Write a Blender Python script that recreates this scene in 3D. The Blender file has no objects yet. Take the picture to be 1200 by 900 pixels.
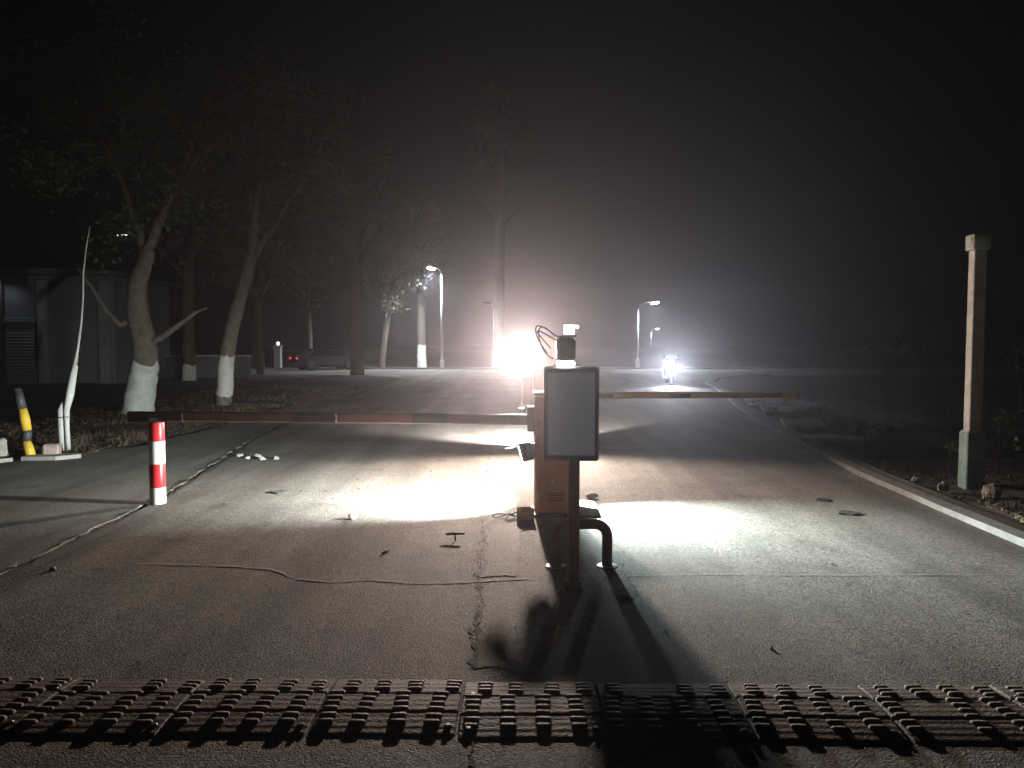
import bpy, math, random
import numpy as np
from mathutils import Vector, Matrix, noise

R = math.radians
random.seed(7)
rng = np.random.default_rng(7)
scene = bpy.context.scene
col = scene.collection

# ------------------------------------------------------------------ camera
cam_d = bpy.data.cameras.new('camera')
cam_d.sensor_width = 36.0
cam_d.lens = 27.0
cam_d.clip_start = 0.05
cam_d.clip_end = 2000.0
cam = bpy.data.objects.new('camera', cam_d)
col.objects.link(cam)
cam.location = (0, 0, 1.6)
cam.rotation_euler = (R(90 - 2.86), 0, 0)
scene.camera = cam

# ------------------------------------------------------------------ world, added moon fill, exposure
world = bpy.data.worlds.new('World')
scene.world = world
world.use_nodes = True
wn = world.node_tree.nodes
wn.clear()
w_out = wn.new('ShaderNodeOutputWorld')
w_bg = wn.new('ShaderNodeBackground')
w_sky = wn.new('ShaderNodeTexSky')
w_sky.sky_type = 'NISHITA'
w_sky.sun_disc = False
w_sky.sun_elevation = R(2.0)
w_sky.sun_rotation = R(200)
w_sky.air_density = 1.0
w_sky.dust_density = 3.0
w_bg.inputs['Strength'].default_value = 0.0009
world.node_tree.links.new(w_sky.outputs['Color'], w_bg.inputs['Color'])
world.node_tree.links.new(w_bg.outputs['Background'], w_out.inputs['Surface'])

moon_fill_d = bpy.data.lights.new('moon_fill', 'SUN')  # faint sun lamp added as overall night fill; no moon is seen
moon_fill_d.energy = 0.004
moon_fill_d.angle = R(10)
moon_fill_d.color = (0.9, 0.93, 1.0)
moon_fill = bpy.data.objects.new('moon_fill', moon_fill_d)
col.objects.link(moon_fill)
moon_fill.rotation_euler = (R(50), 0, R(20))

scene.view_settings.view_transform = 'Standard'
scene.view_settings.look = 'None'
scene.view_settings.exposure = 0.0
scene.view_settings.gamma = 1.0
scene.view_settings.use_curve_mapping = False
scene.render.engine = 'CYCLES'
scene.cycles.use_denoising = True
scene.cycles.max_bounces = 4
scene.cycles.diffuse_bounces = 3
scene.cycles.glossy_bounces = 2
scene.cycles.transmission_bounces = 2
scene.cycles.volume_bounces = 0
scene.cycles.transparent_max_bounces = 4
scene.cycles.sample_clamp_indirect = 3.0
scene.cycles.caustics_reflective = False
scene.cycles.caustics_refractive = False

# ------------------------------------------------------------------ materials
MATS = {}


def mat(name, c, rough=0.8, metal=0.0, var=0.25, scale=6.0, bump=0.0, bscale=60.0, c2=None, detail=6.0, spec=0.5, trans=0.0):
    """Principled material: base colour broken up by object-space noise, optional fine relief."""
    if name in MATS:
        return MATS[name]
    m = bpy.data.materials.new(name)
    m.use_nodes = True
    nt = m.node_tree
    b = nt.nodes['Principled BSDF']
    tc = nt.nodes.new('ShaderNodeTexCoord')
    n1 = nt.nodes.new('ShaderNodeTexNoise')
    n1.inputs['Scale'].default_value = scale
    n1.inputs['Detail'].default_value = detail
    n1.inputs['Roughness'].default_value = 0.65
    nt.links.new(tc.outputs['Object'], n1.inputs['Vector'])
    rp = nt.nodes.new('ShaderNodeValToRGB')
    rp.color_ramp.elements[0].position = 0.3
    rp.color_ramp.elements[1].position = 0.7
    if c2 is None:
        lo = tuple(x * (1 - var) for x in c)
        hi = tuple(min(1, x * (1 + var)) for x in c)
    else:
        lo, hi = c, c2
    rp.color_ramp.elements[0].color = (*lo, 1)
    rp.color_ramp.elements[1].color = (*hi, 1)
    nt.links.new(n1.outputs['Fac'], rp.inputs['Fac'])
    nt.links.new(rp.outputs['Color'], b.inputs['Base Color'])
    b.inputs['Roughness'].default_value = rough
    b.inputs['Metallic'].default_value = metal
    b.inputs['Specular IOR Level'].default_value = spec
    if bump > 0:
        n2 = nt.nodes.new('ShaderNodeTexNoise')
        n2.inputs['Scale'].default_value = bscale
        n2.inputs['Detail'].default_value = 4.0
        nt.links.new(tc.outputs['Object'], n2.inputs['Vector'])
        bp = nt.nodes.new('ShaderNodeBump')
        bp.inputs['Strength'].default_value = bump
        bp.inputs['Distance'].default_value = 0.01
        nt.links.new(n2.outputs['Fac'], bp.inputs['Height'])
        nt.links.new(bp.outputs['Normal'], b.inputs['Normal'])
    MATS[name] = m
    return m


def emit(name, c, s):
    if name in MATS:
        return MATS[name]
    m = bpy.data.materials.new(name)
    m.use_nodes = True
    nt = m.node_tree
    b = nt.nodes['Principled BSDF']
    b.inputs['Base Color'].default_value = (0.8, 0.8, 0.8, 1)
    b.inputs['Emission Color'].default_value = (*c, 1)
    b.inputs['Emission Strength'].default_value = s
    MATS[name] = m
    return m


def road_mat(name, lo, hi, grain=1.0):
    """Worn, sandy road surface: patches, stains, single aggregate stones and their relief."""
    m = bpy.data.materials.new(name)
    m.use_nodes = True
    nt = m.node_tree
    L = nt.links.new
    b = nt.nodes['Principled BSDF']
    tc = nt.nodes.new('ShaderNodeTexCoord')
    big = nt.nodes.new('ShaderNodeTexNoise')
    big.inputs['Scale'].default_value = 0.55
    big.inputs['Detail'].default_value = 9
    big.inputs['Roughness'].default_value = 0.62
    L(tc.outputs['Object'], big.inputs['Vector'])
    rp = nt.nodes.new('ShaderNodeValToRGB')
    rp.color_ramp.elements[0].position = 0.32
    rp.color_ramp.elements[1].position = 0.68
    rp.color_ramp.elements[0].color = (*lo, 1)
    rp.color_ramp.elements[1].color = (*hi, 1)
    L(big.outputs['Fac'], rp.inputs['Fac'])
    vor = nt.nodes.new('ShaderNodeTexVoronoi')
    vor.inputs['Scale'].default_value = 75
    L(tc.outputs['Object'], vor.inputs['Vector'])
    vr = nt.nodes.new('ShaderNodeValToRGB')
    vr.color_ramp.elements[0].position = 0.0
    vr.color_ramp.elements[0].color = (0.3, 0.3, 0.3, 1)
    vr.color_ramp.elements[1].position = 1.0
    vr.color_ramp.elements[1].color = (1.9, 1.83, 1.75, 1)
    L(vor.outputs['Color'], vr.inputs['Fac'])
    mx = nt.nodes.new('ShaderNodeMix')
    mx.data_type = 'RGBA'
    mx.blend_type = 'MULTIPLY'
    mx.inputs['Factor'].default_value = 0.9 * grain
    L(rp.outputs['Color'], mx.inputs['A'])
    L(vr.outputs['Color'], mx.inputs['B'])
    mpn = nt.nodes.new('ShaderNodeMapping')
    mpn.inputs['Scale'].default_value = (1.5, 0.09, 1.0)
    L(tc.outputs['Object'], mpn.inputs['Vector'])
    trk = nt.nodes.new('ShaderNodeTexNoise')
    trk.inputs['Scale'].default_value = 1.3
    trk.inputs['Detail'].default_value = 5
    L(mpn.outputs['Vector'], trk.inputs['Vector'])
    tr_ = nt.nodes.new('ShaderNodeValToRGB')
    tr_.color_ramp.elements[0].position = 0.36
    tr_.color_ramp.elements[0].color = (0.66, 0.64, 0.62, 1)
    tr_.color_ramp.elements[1].position = 0.62
    tr_.color_ramp.elements[1].color = (1.12, 1.12, 1.12, 1)
    L(trk.outputs['Fac'], tr_.inputs['Fac'])
    mx3 = nt.nodes.new('ShaderNodeMix')
    mx3.data_type = 'RGBA'
    mx3.blend_type = 'MULTIPLY'
    mx3.inputs['Factor'].default_value = 1.0
    L(rp.outputs['Color'], mx3.inputs['A'])
    L(tr_.outputs['Color'], mx3.inputs['B'])
    L(mx3.outputs['Result'], mx.inputs['A'])
    # oil drips and damp spots
    st = nt.nodes.new('ShaderNodeTexNoise')
    st.inputs['Scale'].default_value = 2.3
    st.inputs['Detail'].default_value = 5
    L(tc.outputs['Object'], st.inputs['Vector'])
    sr = nt.nodes.new('ShaderNodeValToRGB')
    sr.color_ramp.elements[0].position = 0.60
    sr.color_ramp.elements[0].color = (1, 1, 1, 1)
    sr.color_ramp.elements[1].position = 0.74
    sr.color_ramp.elements[1].color = (0.62, 0.6, 0.58, 1)
    L(st.outputs['Fac'], sr.inputs['Fac'])
    mx2 = nt.nodes.new('ShaderNodeMix')
    mx2.data_type = 'RGBA'
    mx2.blend_type = 'MULTIPLY'
    mx2.inputs['Factor'].default_value = 1.0
    L(mx.outputs['Result'], mx2.inputs['A'])
    L(sr.outputs['Color'], mx2.inputs['B'])
    L(mx2.outputs['Result'], b.inputs['Base Color'])
    b.inputs['Roughness'].default_value = 0.82
    b.inputs['Specular IOR Level'].default_value = 0.35
    fine = nt.nodes.new('ShaderNodeTexNoise')
    fine.inputs['Scale'].default_value = 90
    fine.inputs['Detail'].default_value = 3
    L(tc.outputs['Object'], fine.inputs['Vector'])
    mid = nt.nodes.new('ShaderNodeTexNoise')
    mid.inputs['Scale'].default_value = 9
    mid.inputs['Detail'].default_value = 5
    L(tc.outputs['Object'], mid.inputs['Vector'])
    bp0 = nt.nodes.new('ShaderNodeBump')
    bp0.inputs['Strength'].default_value = 0.25
    bp0.inputs['Distance'].default_value = 0.02
    L(mid.outputs['Fac'], bp0.inputs['Height'])
    bp = nt.nodes.new('ShaderNodeBump')
    bp.inputs['Strength'].default_value = 0.8 * grain
    bp.inputs['Distance'].default_value = 0.012
    L(fine.outputs['Fac'], bp.inputs['Height'])
    L(bp0.outputs['Normal'], bp.inputs['Normal'])
    L(bp.outputs['Normal'], b.inputs['Normal'])
    return m


M_ROAD = road_mat('worn_road', (0.115, 0.108, 0.10), (0.205, 0.195, 0.18))
M_APRON = road_mat('concrete_apron', (0.14, 0.14, 0.13), (0.24, 0.235, 0.215), 0.7)
M_KERB = mat('kerb_concrete', (0.2, 0.195, 0.18), 0.9, var=0.3, scale=5, bump=0.5, bscale=50)
M_SOIL = mat('soil', (0.035, 0.03, 0.024), 0.95, c2=(0.085, 0.072, 0.055), scale=3.0, bump=0.9, bscale=18)
M_LITTER = mat('leaf_litter', (0.07, 0.048, 0.028), 0.8, c2=(0.17, 0.125, 0.075), scale=9)
M_SEAL = mat('crack_sealer', (0.3, 0.27, 0.24), 0.85, var=0.3, scale=14, bump=0.4)
M_TAR = mat('dark_crack', (0.022, 0.02, 0.02), 0.9, var=0.4, scale=20, bump=0.6)
M_PATCH = mat('mortar_and_light_patch', (0.2, 0.185, 0.165), 0.9, var=0.25, scale=6, bump=0.5, bscale=90)
M_RUBBER = mat('worn_rubber', (0.085, 0.058, 0.047), 0.75, c2=(0.17, 0.125, 0.1), scale=9, bump=0.5, bscale=80)
M_BLOCK = mat('rubber_block', (0.1, 0.07, 0.056), 0.7, c2=(0.22, 0.16, 0.125), scale=14, bump=0.4, bscale=90)
M_ORANGE = mat('orange_cabinet_paint', (0.55, 0.22, 0.06), 0.45, var=0.12, scale=4)
M_TAN = mat('tan_column_paint', (0.55, 0.36, 0.18), 0.5, var=0.1, scale=4)
M_GREY = mat('grey_steel_paint', (0.42, 0.43, 0.46), 0.5, var=0.08, scale=6)
M_DGREY = mat('dark_grey_steel', (0.06, 0.062, 0.068), 0.5, var=0.2, scale=6)
M_BLACK = mat('black_plastic', (0.022, 0.022, 0.024), 0.45, var=0.2, scale=10)
M_REDBOOM = mat('dull_red_paint', (0.12, 0.055, 0.046), 0.5, var=0.15, scale=5)
M_DARKBAND = mat('dark_band', (0.05, 0.034, 0.03), 0.55, var=0.2, scale=8)
M_RED = mat('red_reflective', (0.62, 0.03, 0.035), 0.35, var=0.15, scale=8)
M_WHITE = mat('white_reflective', (0.75, 0.76, 0.72), 0.4, var=0.1, scale=8)
M_YELLOW = mat('yellow_paint', (0.74, 0.49, 0.05), 0.5, var=0.15, scale=6)
M_PIPE = mat('rusty_pipe', (0.12, 0.075, 0.052), 0.65, c2=(0.27, 0.17, 0.12), scale=7, bump=0.3)
M_STEEL = mat('galvanised_steel', (0.5, 0.51, 0.52), 0.45, 0.3, var=0.12, scale=8)
M_CREAM = mat('cream_pillar_paint', (0.36, 0.34, 0.31), 0.75, c2=(0.66, 0.63, 0.57), scale=6, bump=0.35)
M_GREENP = mat('green_plinth_paint', (0.14, 0.24, 0.22), 0.85, c2=(0.34, 0.42, 0.39), scale=5, bump=0.3)  # greenish plinth colour, varied by noise
M_MEDAL = mat('pale_medallion', (0.42, 0.47, 0.45), 0.6, var=0.15, scale=12)
M_BARK = mat('grey_bark', (0.11, 0.09, 0.072), 0.95, c2=(0.22, 0.19, 0.16), scale=7, bump=0.9, bscale=22)
M_LIME = mat('whitewash', (0.52, 0.53, 0.5), 0.9, c2=(0.74, 0.75, 0.71), scale=7, bump=0.5, bscale=26)
M_LEAF = mat('leaf', (0.045, 0.06, 0.028), 0.6, c2=(0.1, 0.125, 0.055), scale=2.5)
M_LEAF2 = mat('dull_leaf', (0.05, 0.055, 0.03), 0.6, c2=(0.12, 0.115, 0.07), scale=3)
M_STEM = mat('dry_stem', (0.13, 0.1, 0.075), 0.9, var=0.3, scale=12)
M_WALL = mat('grey_wall_render', (0.15, 0.155, 0.155), 0.9, var=0.2, scale=1.5, bump=0.2)
M_PILAST = mat('pale_pilaster', (0.5, 0.5, 0.48), 0.9, var=0.15, scale=2)
M_SHUT = mat('blue_grey_shutter', (0.2, 0.25, 0.36), 0.45, 0.2, var=0.12, scale=2)
M_SHUT2 = mat('green_grey_shutter', (0.25, 0.3, 0.29), 0.5, 0.2, var=0.12, scale=2)
M_ROOF = mat('dark_roof', (0.09, 0.085, 0.08), 0.8, var=0.2)
M_STONE = mat('pale_stone', (0.35, 0.34, 0.31), 0.9, var=0.25, scale=9, bump=0.5)
M_PINKST = mat('pinkish_stone', (0.4, 0.31, 0.27), 0.9, var=0.25, scale=9, bump=0.5)
M_PAPER = mat('white_paper', (0.78, 0.77, 0.74), 0.8, var=0.06, scale=9)
M_CARD = mat('tan_cardboard', (0.52, 0.38, 0.22), 0.85, var=0.12, scale=6)
M_CHAR = mat('charcoal_scrap', (0.03, 0.03, 0.028), 0.9, var=0.3, scale=20)
M_CARP = mat('dark_car_paint', (0.05, 0.052, 0.06), 0.25, 0.3, var=0.05)
M_GLASS = mat('dark_glass', (0.012, 0.013, 0.015), 0.08, var=0.05)
M_TYRE = mat('tyre', (0.02, 0.02, 0.02), 0.9, var=0.2)
M_SCOOT = mat('scooter_paint', (0.12, 0.12, 0.14), 0.3, var=0.05)
E_MAIN = emit('warm_lens_glow', (1.0, 0.9, 0.8), 60)
E_COOL = emit('cool_lens_glow', (0.9, 1.0, 0.98), 30)
E_STREET = emit('street_lens_glow', (0.92, 0.97, 1.0), 90)
E_PANEL = emit('panel_glow', (0.93, 0.93, 1.0), 7)
E_STRIP = emit('strip_glow', (1.0, 0.95, 0.9), 8)
E_REDL = emit('red_lens_glow', (1.0, 0.03, 0.03), 1.2)
E_DOT = emit('small_lamp_glow', (0.95, 0.95, 0.92), 1.6)


# ------------------------------------------------------------------ mesh helpers
class MB:
    def __init__(self):
        self.v = []
        self.f = []

    def add(self, vs, fs):
        o = len(self.v)
        self.v += [tuple(p) for p in vs]
        self.f += [tuple(i + o for i in q) for q in fs]
        return self

    def box(self, c, s, rot=None, bev=0.0, taper=1.0):
        """Box of size s at c; bev cuts every edge and corner; taper scales the top."""
        hx, hy, hz = s[0] / 2, s[1] / 2, s[2] / 2
        pts, fs = [], []
        if bev <= 0:
            for z in (-1, 1):
                k = taper if z > 0 else 1
                for x, y in ((-1, -1), (1, -1), (1, 1), (-1, 1)):
                    pts.append((x * hx * k, y * hy * k, z * hz))
            fs = [(3, 2, 1, 0), (4, 5, 6, 7), (0, 1, 5, 4), (1, 2, 6, 5), (2, 3, 7, 6), (3, 0, 4, 7)]
        else:
            b = min(bev, hx * .95, hy * .95, hz * .95)
            rings = [(-hz, b), (-hz + b, 0), (hz - b, 0), (hz, b)]
            for z, ins in rings:
                k = taper if z > 0 else 1
                ax, ay = (hx - ins) * k, (hy - ins) * k
                c8 = [(-ax + (b - ins) * 1, -ay), (ax - (b - ins), -ay), (ax, -ay + (b - ins)), (ax, ay - (b - ins)),
                      (ax - (b - ins), ay), (-ax + (b - ins), ay), (-ax, ay - (b - ins)), (-ax, -ay + (b - ins))]
                pts += [(x, y, z) for x, y in c8]
            for r in range(3):
                for i in range(8):
                    j = (i + 1) % 8
                    fs.append((r * 8 + i, r * 8 + j, r * 8 + 8 + j, r * 8 + 8 + i))
            fs.append(tuple(range(7, -1, -1)))
            fs.append(tuple(range(24, 32)))
        m = rot if rot is not None else Matrix.Identity(3)
        c = Vector(c)
        return self.add([c + m @ Vector(p) for p in pts], fs)

    def tube(self, path, rad, n=8, caps=True):
        pts = [Vector(p) for p in path]
        rs = rad if isinstance(rad, (list, tuple)) else [rad] * len(pts)
        o = len(self.v)
        prev = None
        for i, p in enumerate(pts):
            if i == 0:
                t = pts[1] - p
            elif i == len(pts) - 1:
                t = p - pts[i - 1]
            else:
                t = pts[i + 1] - pts[i - 1]
            t.normalize()
            if prev is None:
                a = Vector((1, 0, 0)) if abs(t.x) < .9 else Vector((0, 1, 0))
                u = t.cross(a).normalized()
            else:
                u = (prev - t * prev.dot(t)).normalized()
            prev = u
            w = t.cross(u)
            for k in range(n):
                a = 2 * math.pi * k / n
                self.v.append(tuple(p + (u * math.cos(a) + w * math.sin(a)) * rs[i]))
        for i in range(len(pts) - 1):
            for k in range(n):
                k2 = (k + 1) % n
                self.f.append((o + i * n + k, o + i * n + k2, o + (i + 1) * n + k2, o + (i + 1) * n + k))
        if caps:
            self.f.append(tuple(o + k for k in range(n - 1, -1, -1)))
            e = o + (len(pts) - 1) * n
            self.f.append(tuple(e + k for k in range(n)))
        return self

    def lathe(self, prof, c=(0, 0, 0), n=16, rot=None):
        """prof: (radius, height) pairs revolved about local z."""
        m = rot if rot is not None else Matrix.Identity(3)
        c = Vector(c)
        o = len(self.v)
        for r, z in prof:
            for k in range(n):
                a = 2 * math.pi * k / n
                self.v.append(tuple(c + m @ Vector((r * math.cos(a), r * math.sin(a), z))))
        for i in range(len(prof) - 1):
            for k in range(n):
                k2 = (k + 1) % n
                self.f.append((o + i * n + k, o + i * n + k2, o + (i + 1) * n + k2, o + (i + 1) * n + k))
        self.f.append(tuple(o + k for k in range(n - 1, -1, -1)))
        e = o + (len(prof) - 1) * n
        self.f.append(tuple(e + k for k in range(n)))
        return self

    def prism(self, pts, y0, y1, axis='y'):
        """Outline pts extruded between y0 and y1 along an axis."""
        n = len(pts)
        vs = []
        for y in (y0, y1):
            for a, b in pts:
                vs.append({'y': (a, y, b), 'x': (y, a, b), 'z': (a, b, y)}[axis])
        fs = [tuple(range(n)), tuple(range(2 * n - 1, n - 1, -1))]
        for i in range(n):
            j = (i + 1) % n
            fs.append((i, i + n, j + n, j))
        return self.add(vs, fs)

    def rock(self, c, r, seed=0, flat=0.7):
        rd = random.Random(seed)
        o = Vector(c)
        vs, fs = [], []
        rows, n = 4, 7
        for i in range(rows + 1):
            th = math.pi * i / rows
            for k in range(n):
                a = 2 * math.pi * k / n
                q = r * rd.uniform(.62, 1.2)
                vs.append((o.x + q * math.sin(th) * math.cos(a), o.y + q * math.sin(th) * math.sin(a) * .9, o.z + q * math.cos(th) * flat))
        for i in range(rows):
            for k in range(n):
                k2 = (k + 1) % n
                fs.append((i * n + k, (i + 1) * n + k, (i + 1) * n + k2, i * n + k2))
        return self.add(vs, fs)

    def mesh(self, name, m, smooth=False):
        me = bpy.data.meshes.new(name)
        me.from_pydata(self.v, [], self.f)
        me.materials.append(m)
        if smooth:
            me.polygons.foreach_set('use_smooth', [True] * len(me.polygons))
        me.update()
        return me

    def build(self, name, m, parent=None, loc=(0, 0, 0), rz=0.0, smooth=False, label=None):
        o = bpy.data.objects.new(name, self.mesh(name, m, smooth))
        col.objects.link(o)
        o.location = loc
        o.rotation_euler = (0, 0, rz)
        if parent is not None:
            o.parent = parent
        if label:
            o['label'] = label
        return o


def tag(o, label, cat, group=None):
    o['label'] = label
    o['category'] = cat
    if group:
        o['group'] = group
    return o


def thing(name, label, cat, loc=(0, 0, 0), rz=0.0, group=None):
    o = bpy.data.objects.new(name, None)
    o.empty_display_size = 0.2
    col.objects.link(o)
    o.location = loc
    o.rotation_euler = (0, 0, rz)
    return tag(o, label, cat, group)


def share(name, me, parent, loc=(0, 0, 0), rz=0.0):
    o = bpy.data.objects.new(name, me)
    col.objects.link(o)
    o.parent = parent
    o.location = loc
    o.rotation_euler = (0, 0, rz)
    return o


def structure(o):
    o['kind'] = 'structure'
    return o


def stuff(o):
    o['kind'] = 'stuff'
    return o


def lamp(name, parent, loc, aim, power, color, cone=120, blend=0.5, radius=0.05):
    """The light a lamp gives off; loc and aim in the parent's space."""
    d = bpy.data.lights.new(name, 'SPOT')
    d.energy = power
    d.color = color
    d.spot_size = R(cone)
    d.spot_blend = blend
    d.shadow_soft_size = radius
    o = bpy.data.objects.new(name, d)
    col.objects.link(o)
    o.parent = parent
    o.location = loc
    o.rotation_euler = (Vector(aim) - Vector(loc)).to_track_quat('-Z', 'Y').to_euler()
    return o


def interp(tab, y):
    ys = [t[0] for t in tab]
    return float(np.interp(y, ys, [t[1] for t in tab]))


# ------------------------------------------------------------------ the setting
LK = [(-8, -3.5), (5.5, -3.57), (8, -3.66), (13.4, -4.45), (18, -4.85), (24, -5.07), (34, -5.05), (38, -5.4), (40, -6.6), (41.5, -9.5)]
RK = [(-8, 3.9), (6, 4.06), (9.5, 4.27), (12.3, 4.66), (16, 5.15), (20.5, 5.95), (26, 7.1), (33, 8.3), (37, 9.6), (39.5, 11.3), (41.5, 13.6)]


def sheet(name, rows, m, z):
    """Ground strip from rows of (y, x_left, x_right)."""
    mb = MB()
    vs = []
    for y, a, b in rows:
        vs += [(a, y, z), (b, y, z)]
    fs = [(2 * i, 2 * i + 1, 2 * i + 3, 2 * i + 2) for i in range(len(rows) - 1)]
    mb.add(vs, fs)
    return structure(mb.build(name, m))


mb = MB().add([(-600, -60, -0.05), (600, -60, -0.05), (600, 900, -0.05), (-600, 900, -0.05)], [(0, 1, 2, 3)])
structure(mb.build('ground', M_SOIL))

ys = sorted(set([y for y, _ in LK] + [y for y, _ in RK] + list(np.arange(-6, 41, 2.0))))
sheet('road', [(y, interp(LK, y), interp(RK, y)) for y in ys], M_ROAD, 0.0)
sheet('crossing_road', [(41.5, -70, 70), (52, -70, 70)], M_ROAD, 0.0)


def strip(name, tab, off0, off1, z0, z1, m, y0, y1, step=0.7):
    """A kerb-like solid running along a road edge, between two offsets from it."""
    mb = MB()
    yy = list(np.arange(y0, y1, step)) + [y1]
    vs, fs = [], []
    for y in yy:
        x = interp(tab, y)
        w = 0.006 * noise.noise((x * 3, y * 2.1, 4.0))
        dz = 0.008 * noise.noise((x, y * 1.3, 9.0))
        vs += [(x + off0 + w, y, z0), (x + off0 + w, y, z1 + dz), (x + off1 - w, y, z1 + dz), (x + off1 - w, y, z0)]
    for i in range(len(yy) - 1):
        for k in range(3):
            a = 4 * i + k
            fs.append((a, a + 1, a + 5, a + 4))
    fs.append((3, 2, 1, 0))
    e = 4 * (len(yy) - 1)
    fs.append((e, e + 1, e + 2, e + 3))
    mb.add(vs, fs)
    return structure(mb.build(name, m))


strip('kerb', RK, 0.0, 0.16, -0.1, 0.06, M_KERB, -6, 41.5)
strip('kerb_backing', RK, 0.162, 0.36, -0.1, 0.035, M_APRON, -6, 41.5)
structure(MB().box((0, 52.15, 0.03), (140, 0.3, 0.16)).build('far_kerb', M_KERB))


# concrete apron beside the left road edge, with its broken outer edge
AP = [(2.0, -9.5), (6.0, -8.8), (9.5, -8.2), (10.6, -7.2), (11.2, -6.3), (12.0, -5.9), (13.0, -5.8), (15, -5.7), (18, -5.75), (21.0, -5.7), (24, -5.5)]
mb = MB()
vs, fs = [], []
yy = list(np.arange(-4, 24, 0.09))
for y in yy:
    a = interp(AP, y) + 0.14 * noise.noise((y * 1.7, 3, 1))
    b = interp(LK, y) - 0.05 + 0.05 * noise.fractal((y * 2.6, 8, 1), .8, 2, 4) + min(0, 0.06 * noise.noise((y * 0.9, 2, 5)))
    vs += [(a, y, -0.06), (a, y, 0.03), (b, y, 0.003), (b, y, -0.06)]
for i in range(len(yy) - 1):
    for k in range(3):
        q = 4 * i + k
        fs.append((q, q + 1, q + 5, q + 4))
mb.add(vs, fs)
structure(mb.build('concrete_apron', M_APRON))


def verge(name, tab, off, far, y0, y1, side, amp, rise):
    """Bumpy dirt beyond the road edge."""
    mb = MB()
    yy = np.concatenate([np.arange(y0, 20, 0.3), np.arange(20, y1, 1.0)])
    us = np.concatenate([np.linspace(0, 4, 26), np.linspace(4.5, far, 22)])
    vs = []
    for y in yy:
        x0 = interp(tab, y) + off * side
        for u in us:
            x = x0 + side * u
            h = amp * (noise.fractal((x * 0.9, y * 0.9, 1.3), 1.0, 2.0, 5) + 0.4) + rise * min(1, u / 2.5)
            if u == 0:
                h = -0.03
            vs.append((x, y, h))
    n = len(us)
    fs = []
    for i in range(len(yy) - 1):
        for k in range(n - 1):
            a = i * n + k
            q = (a, a + 1, a + n + 1, a + n)
            fs.append(q if side > 0 else q[::-1])
    mb.add(vs, fs)
    return structure(mb.build(name, M_SOIL, smooth=True))


verge('right_verge', RK, 0.37, 60, 1.0, 40.5, 1, 0.05, 0.03)
verge('left_verge', [(y, interp(AP, y)) if y < 23.8 else (y, interp(LK, y) - 0.2) for y in list(np.arange(1, 41, 0.4))], 0.05, 60, 1.0, 40.5, -1, 0.06, 0.05)


# litter: fallen leaves and dry grass that nobody could count
def scatter_leaves(name, label, cat, pts, m, smin, smax, lift):
    n = len(pts)
    a = rng.uniform(0, 2 * np.pi, n)
    s = rng.uniform(smin, smax, n)
    tilt = rng.uniform(-.9, .9, (n, 2))
    vs = np.zeros((n, 4, 3))
    ca, sa = np.cos(a), np.sin(a)
    for i, (u, w) in enumerate(((-1, 0), (0, -.45), (1, 0), (0, .45))):
        vs[:, i, 0] = pts[:, 0] + s * (u * ca - w * sa)
        vs[:, i, 1] = pts[:, 1] + s * (u * sa + w * ca)
        vs[:, i, 2] = pts[:, 2] + lift + s * (abs(u) * .25 + u * tilt[:, 0] * .5 + w * tilt[:, 1])
    me = bpy.data.meshes.new(name)
    me.from_pydata(vs.reshape(-1, 3).tolist(), [], np.arange(4 * n).reshape(-1, 4).tolist())
    me.materials.append(m)
    o = bpy.data.objects.new(name, me)
    col.objects.link(o)
    stuff(o)
    tag(o, label, cat)
    return o


pts = []
for _ in range(16000):
    y = 8 + 22 * random.random() ** 1.5
    x0 = interp(AP, y)
    u = 5.0 * random.random() ** 1.4 - 0.25
    x = x0 - u
    if noise.noise((x * .8, y * .8, 5)) > -0.15:
        z = 0.06 * (noise.fractal((x * .9, y * .9, 1.3), 1, 2, 5) + .4) + 0.05 * min(1, max(0, u) / 2.5) if u > 0 else .032
        pts.append((x, y, z))
scatter_leaves('fallen_leaves', 'brown fallen leaves and dry grass under the whitewashed trees', 'leaves', np.array(pts), M_LITTER, .015, .04, .01)
pts = []
for _ in range(4200):
    y = 5 + 17 * random.random()
    u = 4.5 * random.random() ** 1.6
    x = interp(RK, y) + .42 + u
    z = 0.05 * (noise.fractal((x * .9, y * .9, 1.3), 1, 2, 5) + .4) + .03 * min(1, u / 2.5)
    if noise.noise((x * 1.1, y * 1.1, 2)) > -0.05:
        pts.append((x, y, z))
scatter_leaves('fallen_leaves', 'scattered dark leaves on the dirt beyond the right kerb', 'leaves', np.array(pts), M_LITTER, .02, .05, .012)


def grass_blades(name, label, spots, m, hmin, hmax, per):
    mb_v, mb_f = [], []
    for x, y, z in spots:
        for _ in range(per):
            a = random.random() * 6.283
            r = random.random() * .12
            h = random.uniform(hmin, hmax)
            bx, by = x + r * math.cos(a), y + r * math.sin(a)
            lx, ly = random.gauss(0, .5) * h, random.gauss(0, .5) * h
            w = .004
            o = len(mb_v)
            mb_v += [(bx - w, by, z - .02), (bx + w, by, z - .02), (bx + lx * .5 + w * .6, by + ly * .5, z + h * .7), (bx + lx * .5 - w * .6, by + ly * .5, z + h * .7), (bx + lx, by + ly, z + h)]
            mb_f += [(o, o + 1, o + 2, o + 3), (o + 3, o + 2, o + 4)]
    m_ = MB()
    m_.v, m_.f = mb_v, mb_f
    o = stuff(m_.build(name, m))
    return tag(o, label, 'grass')


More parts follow.
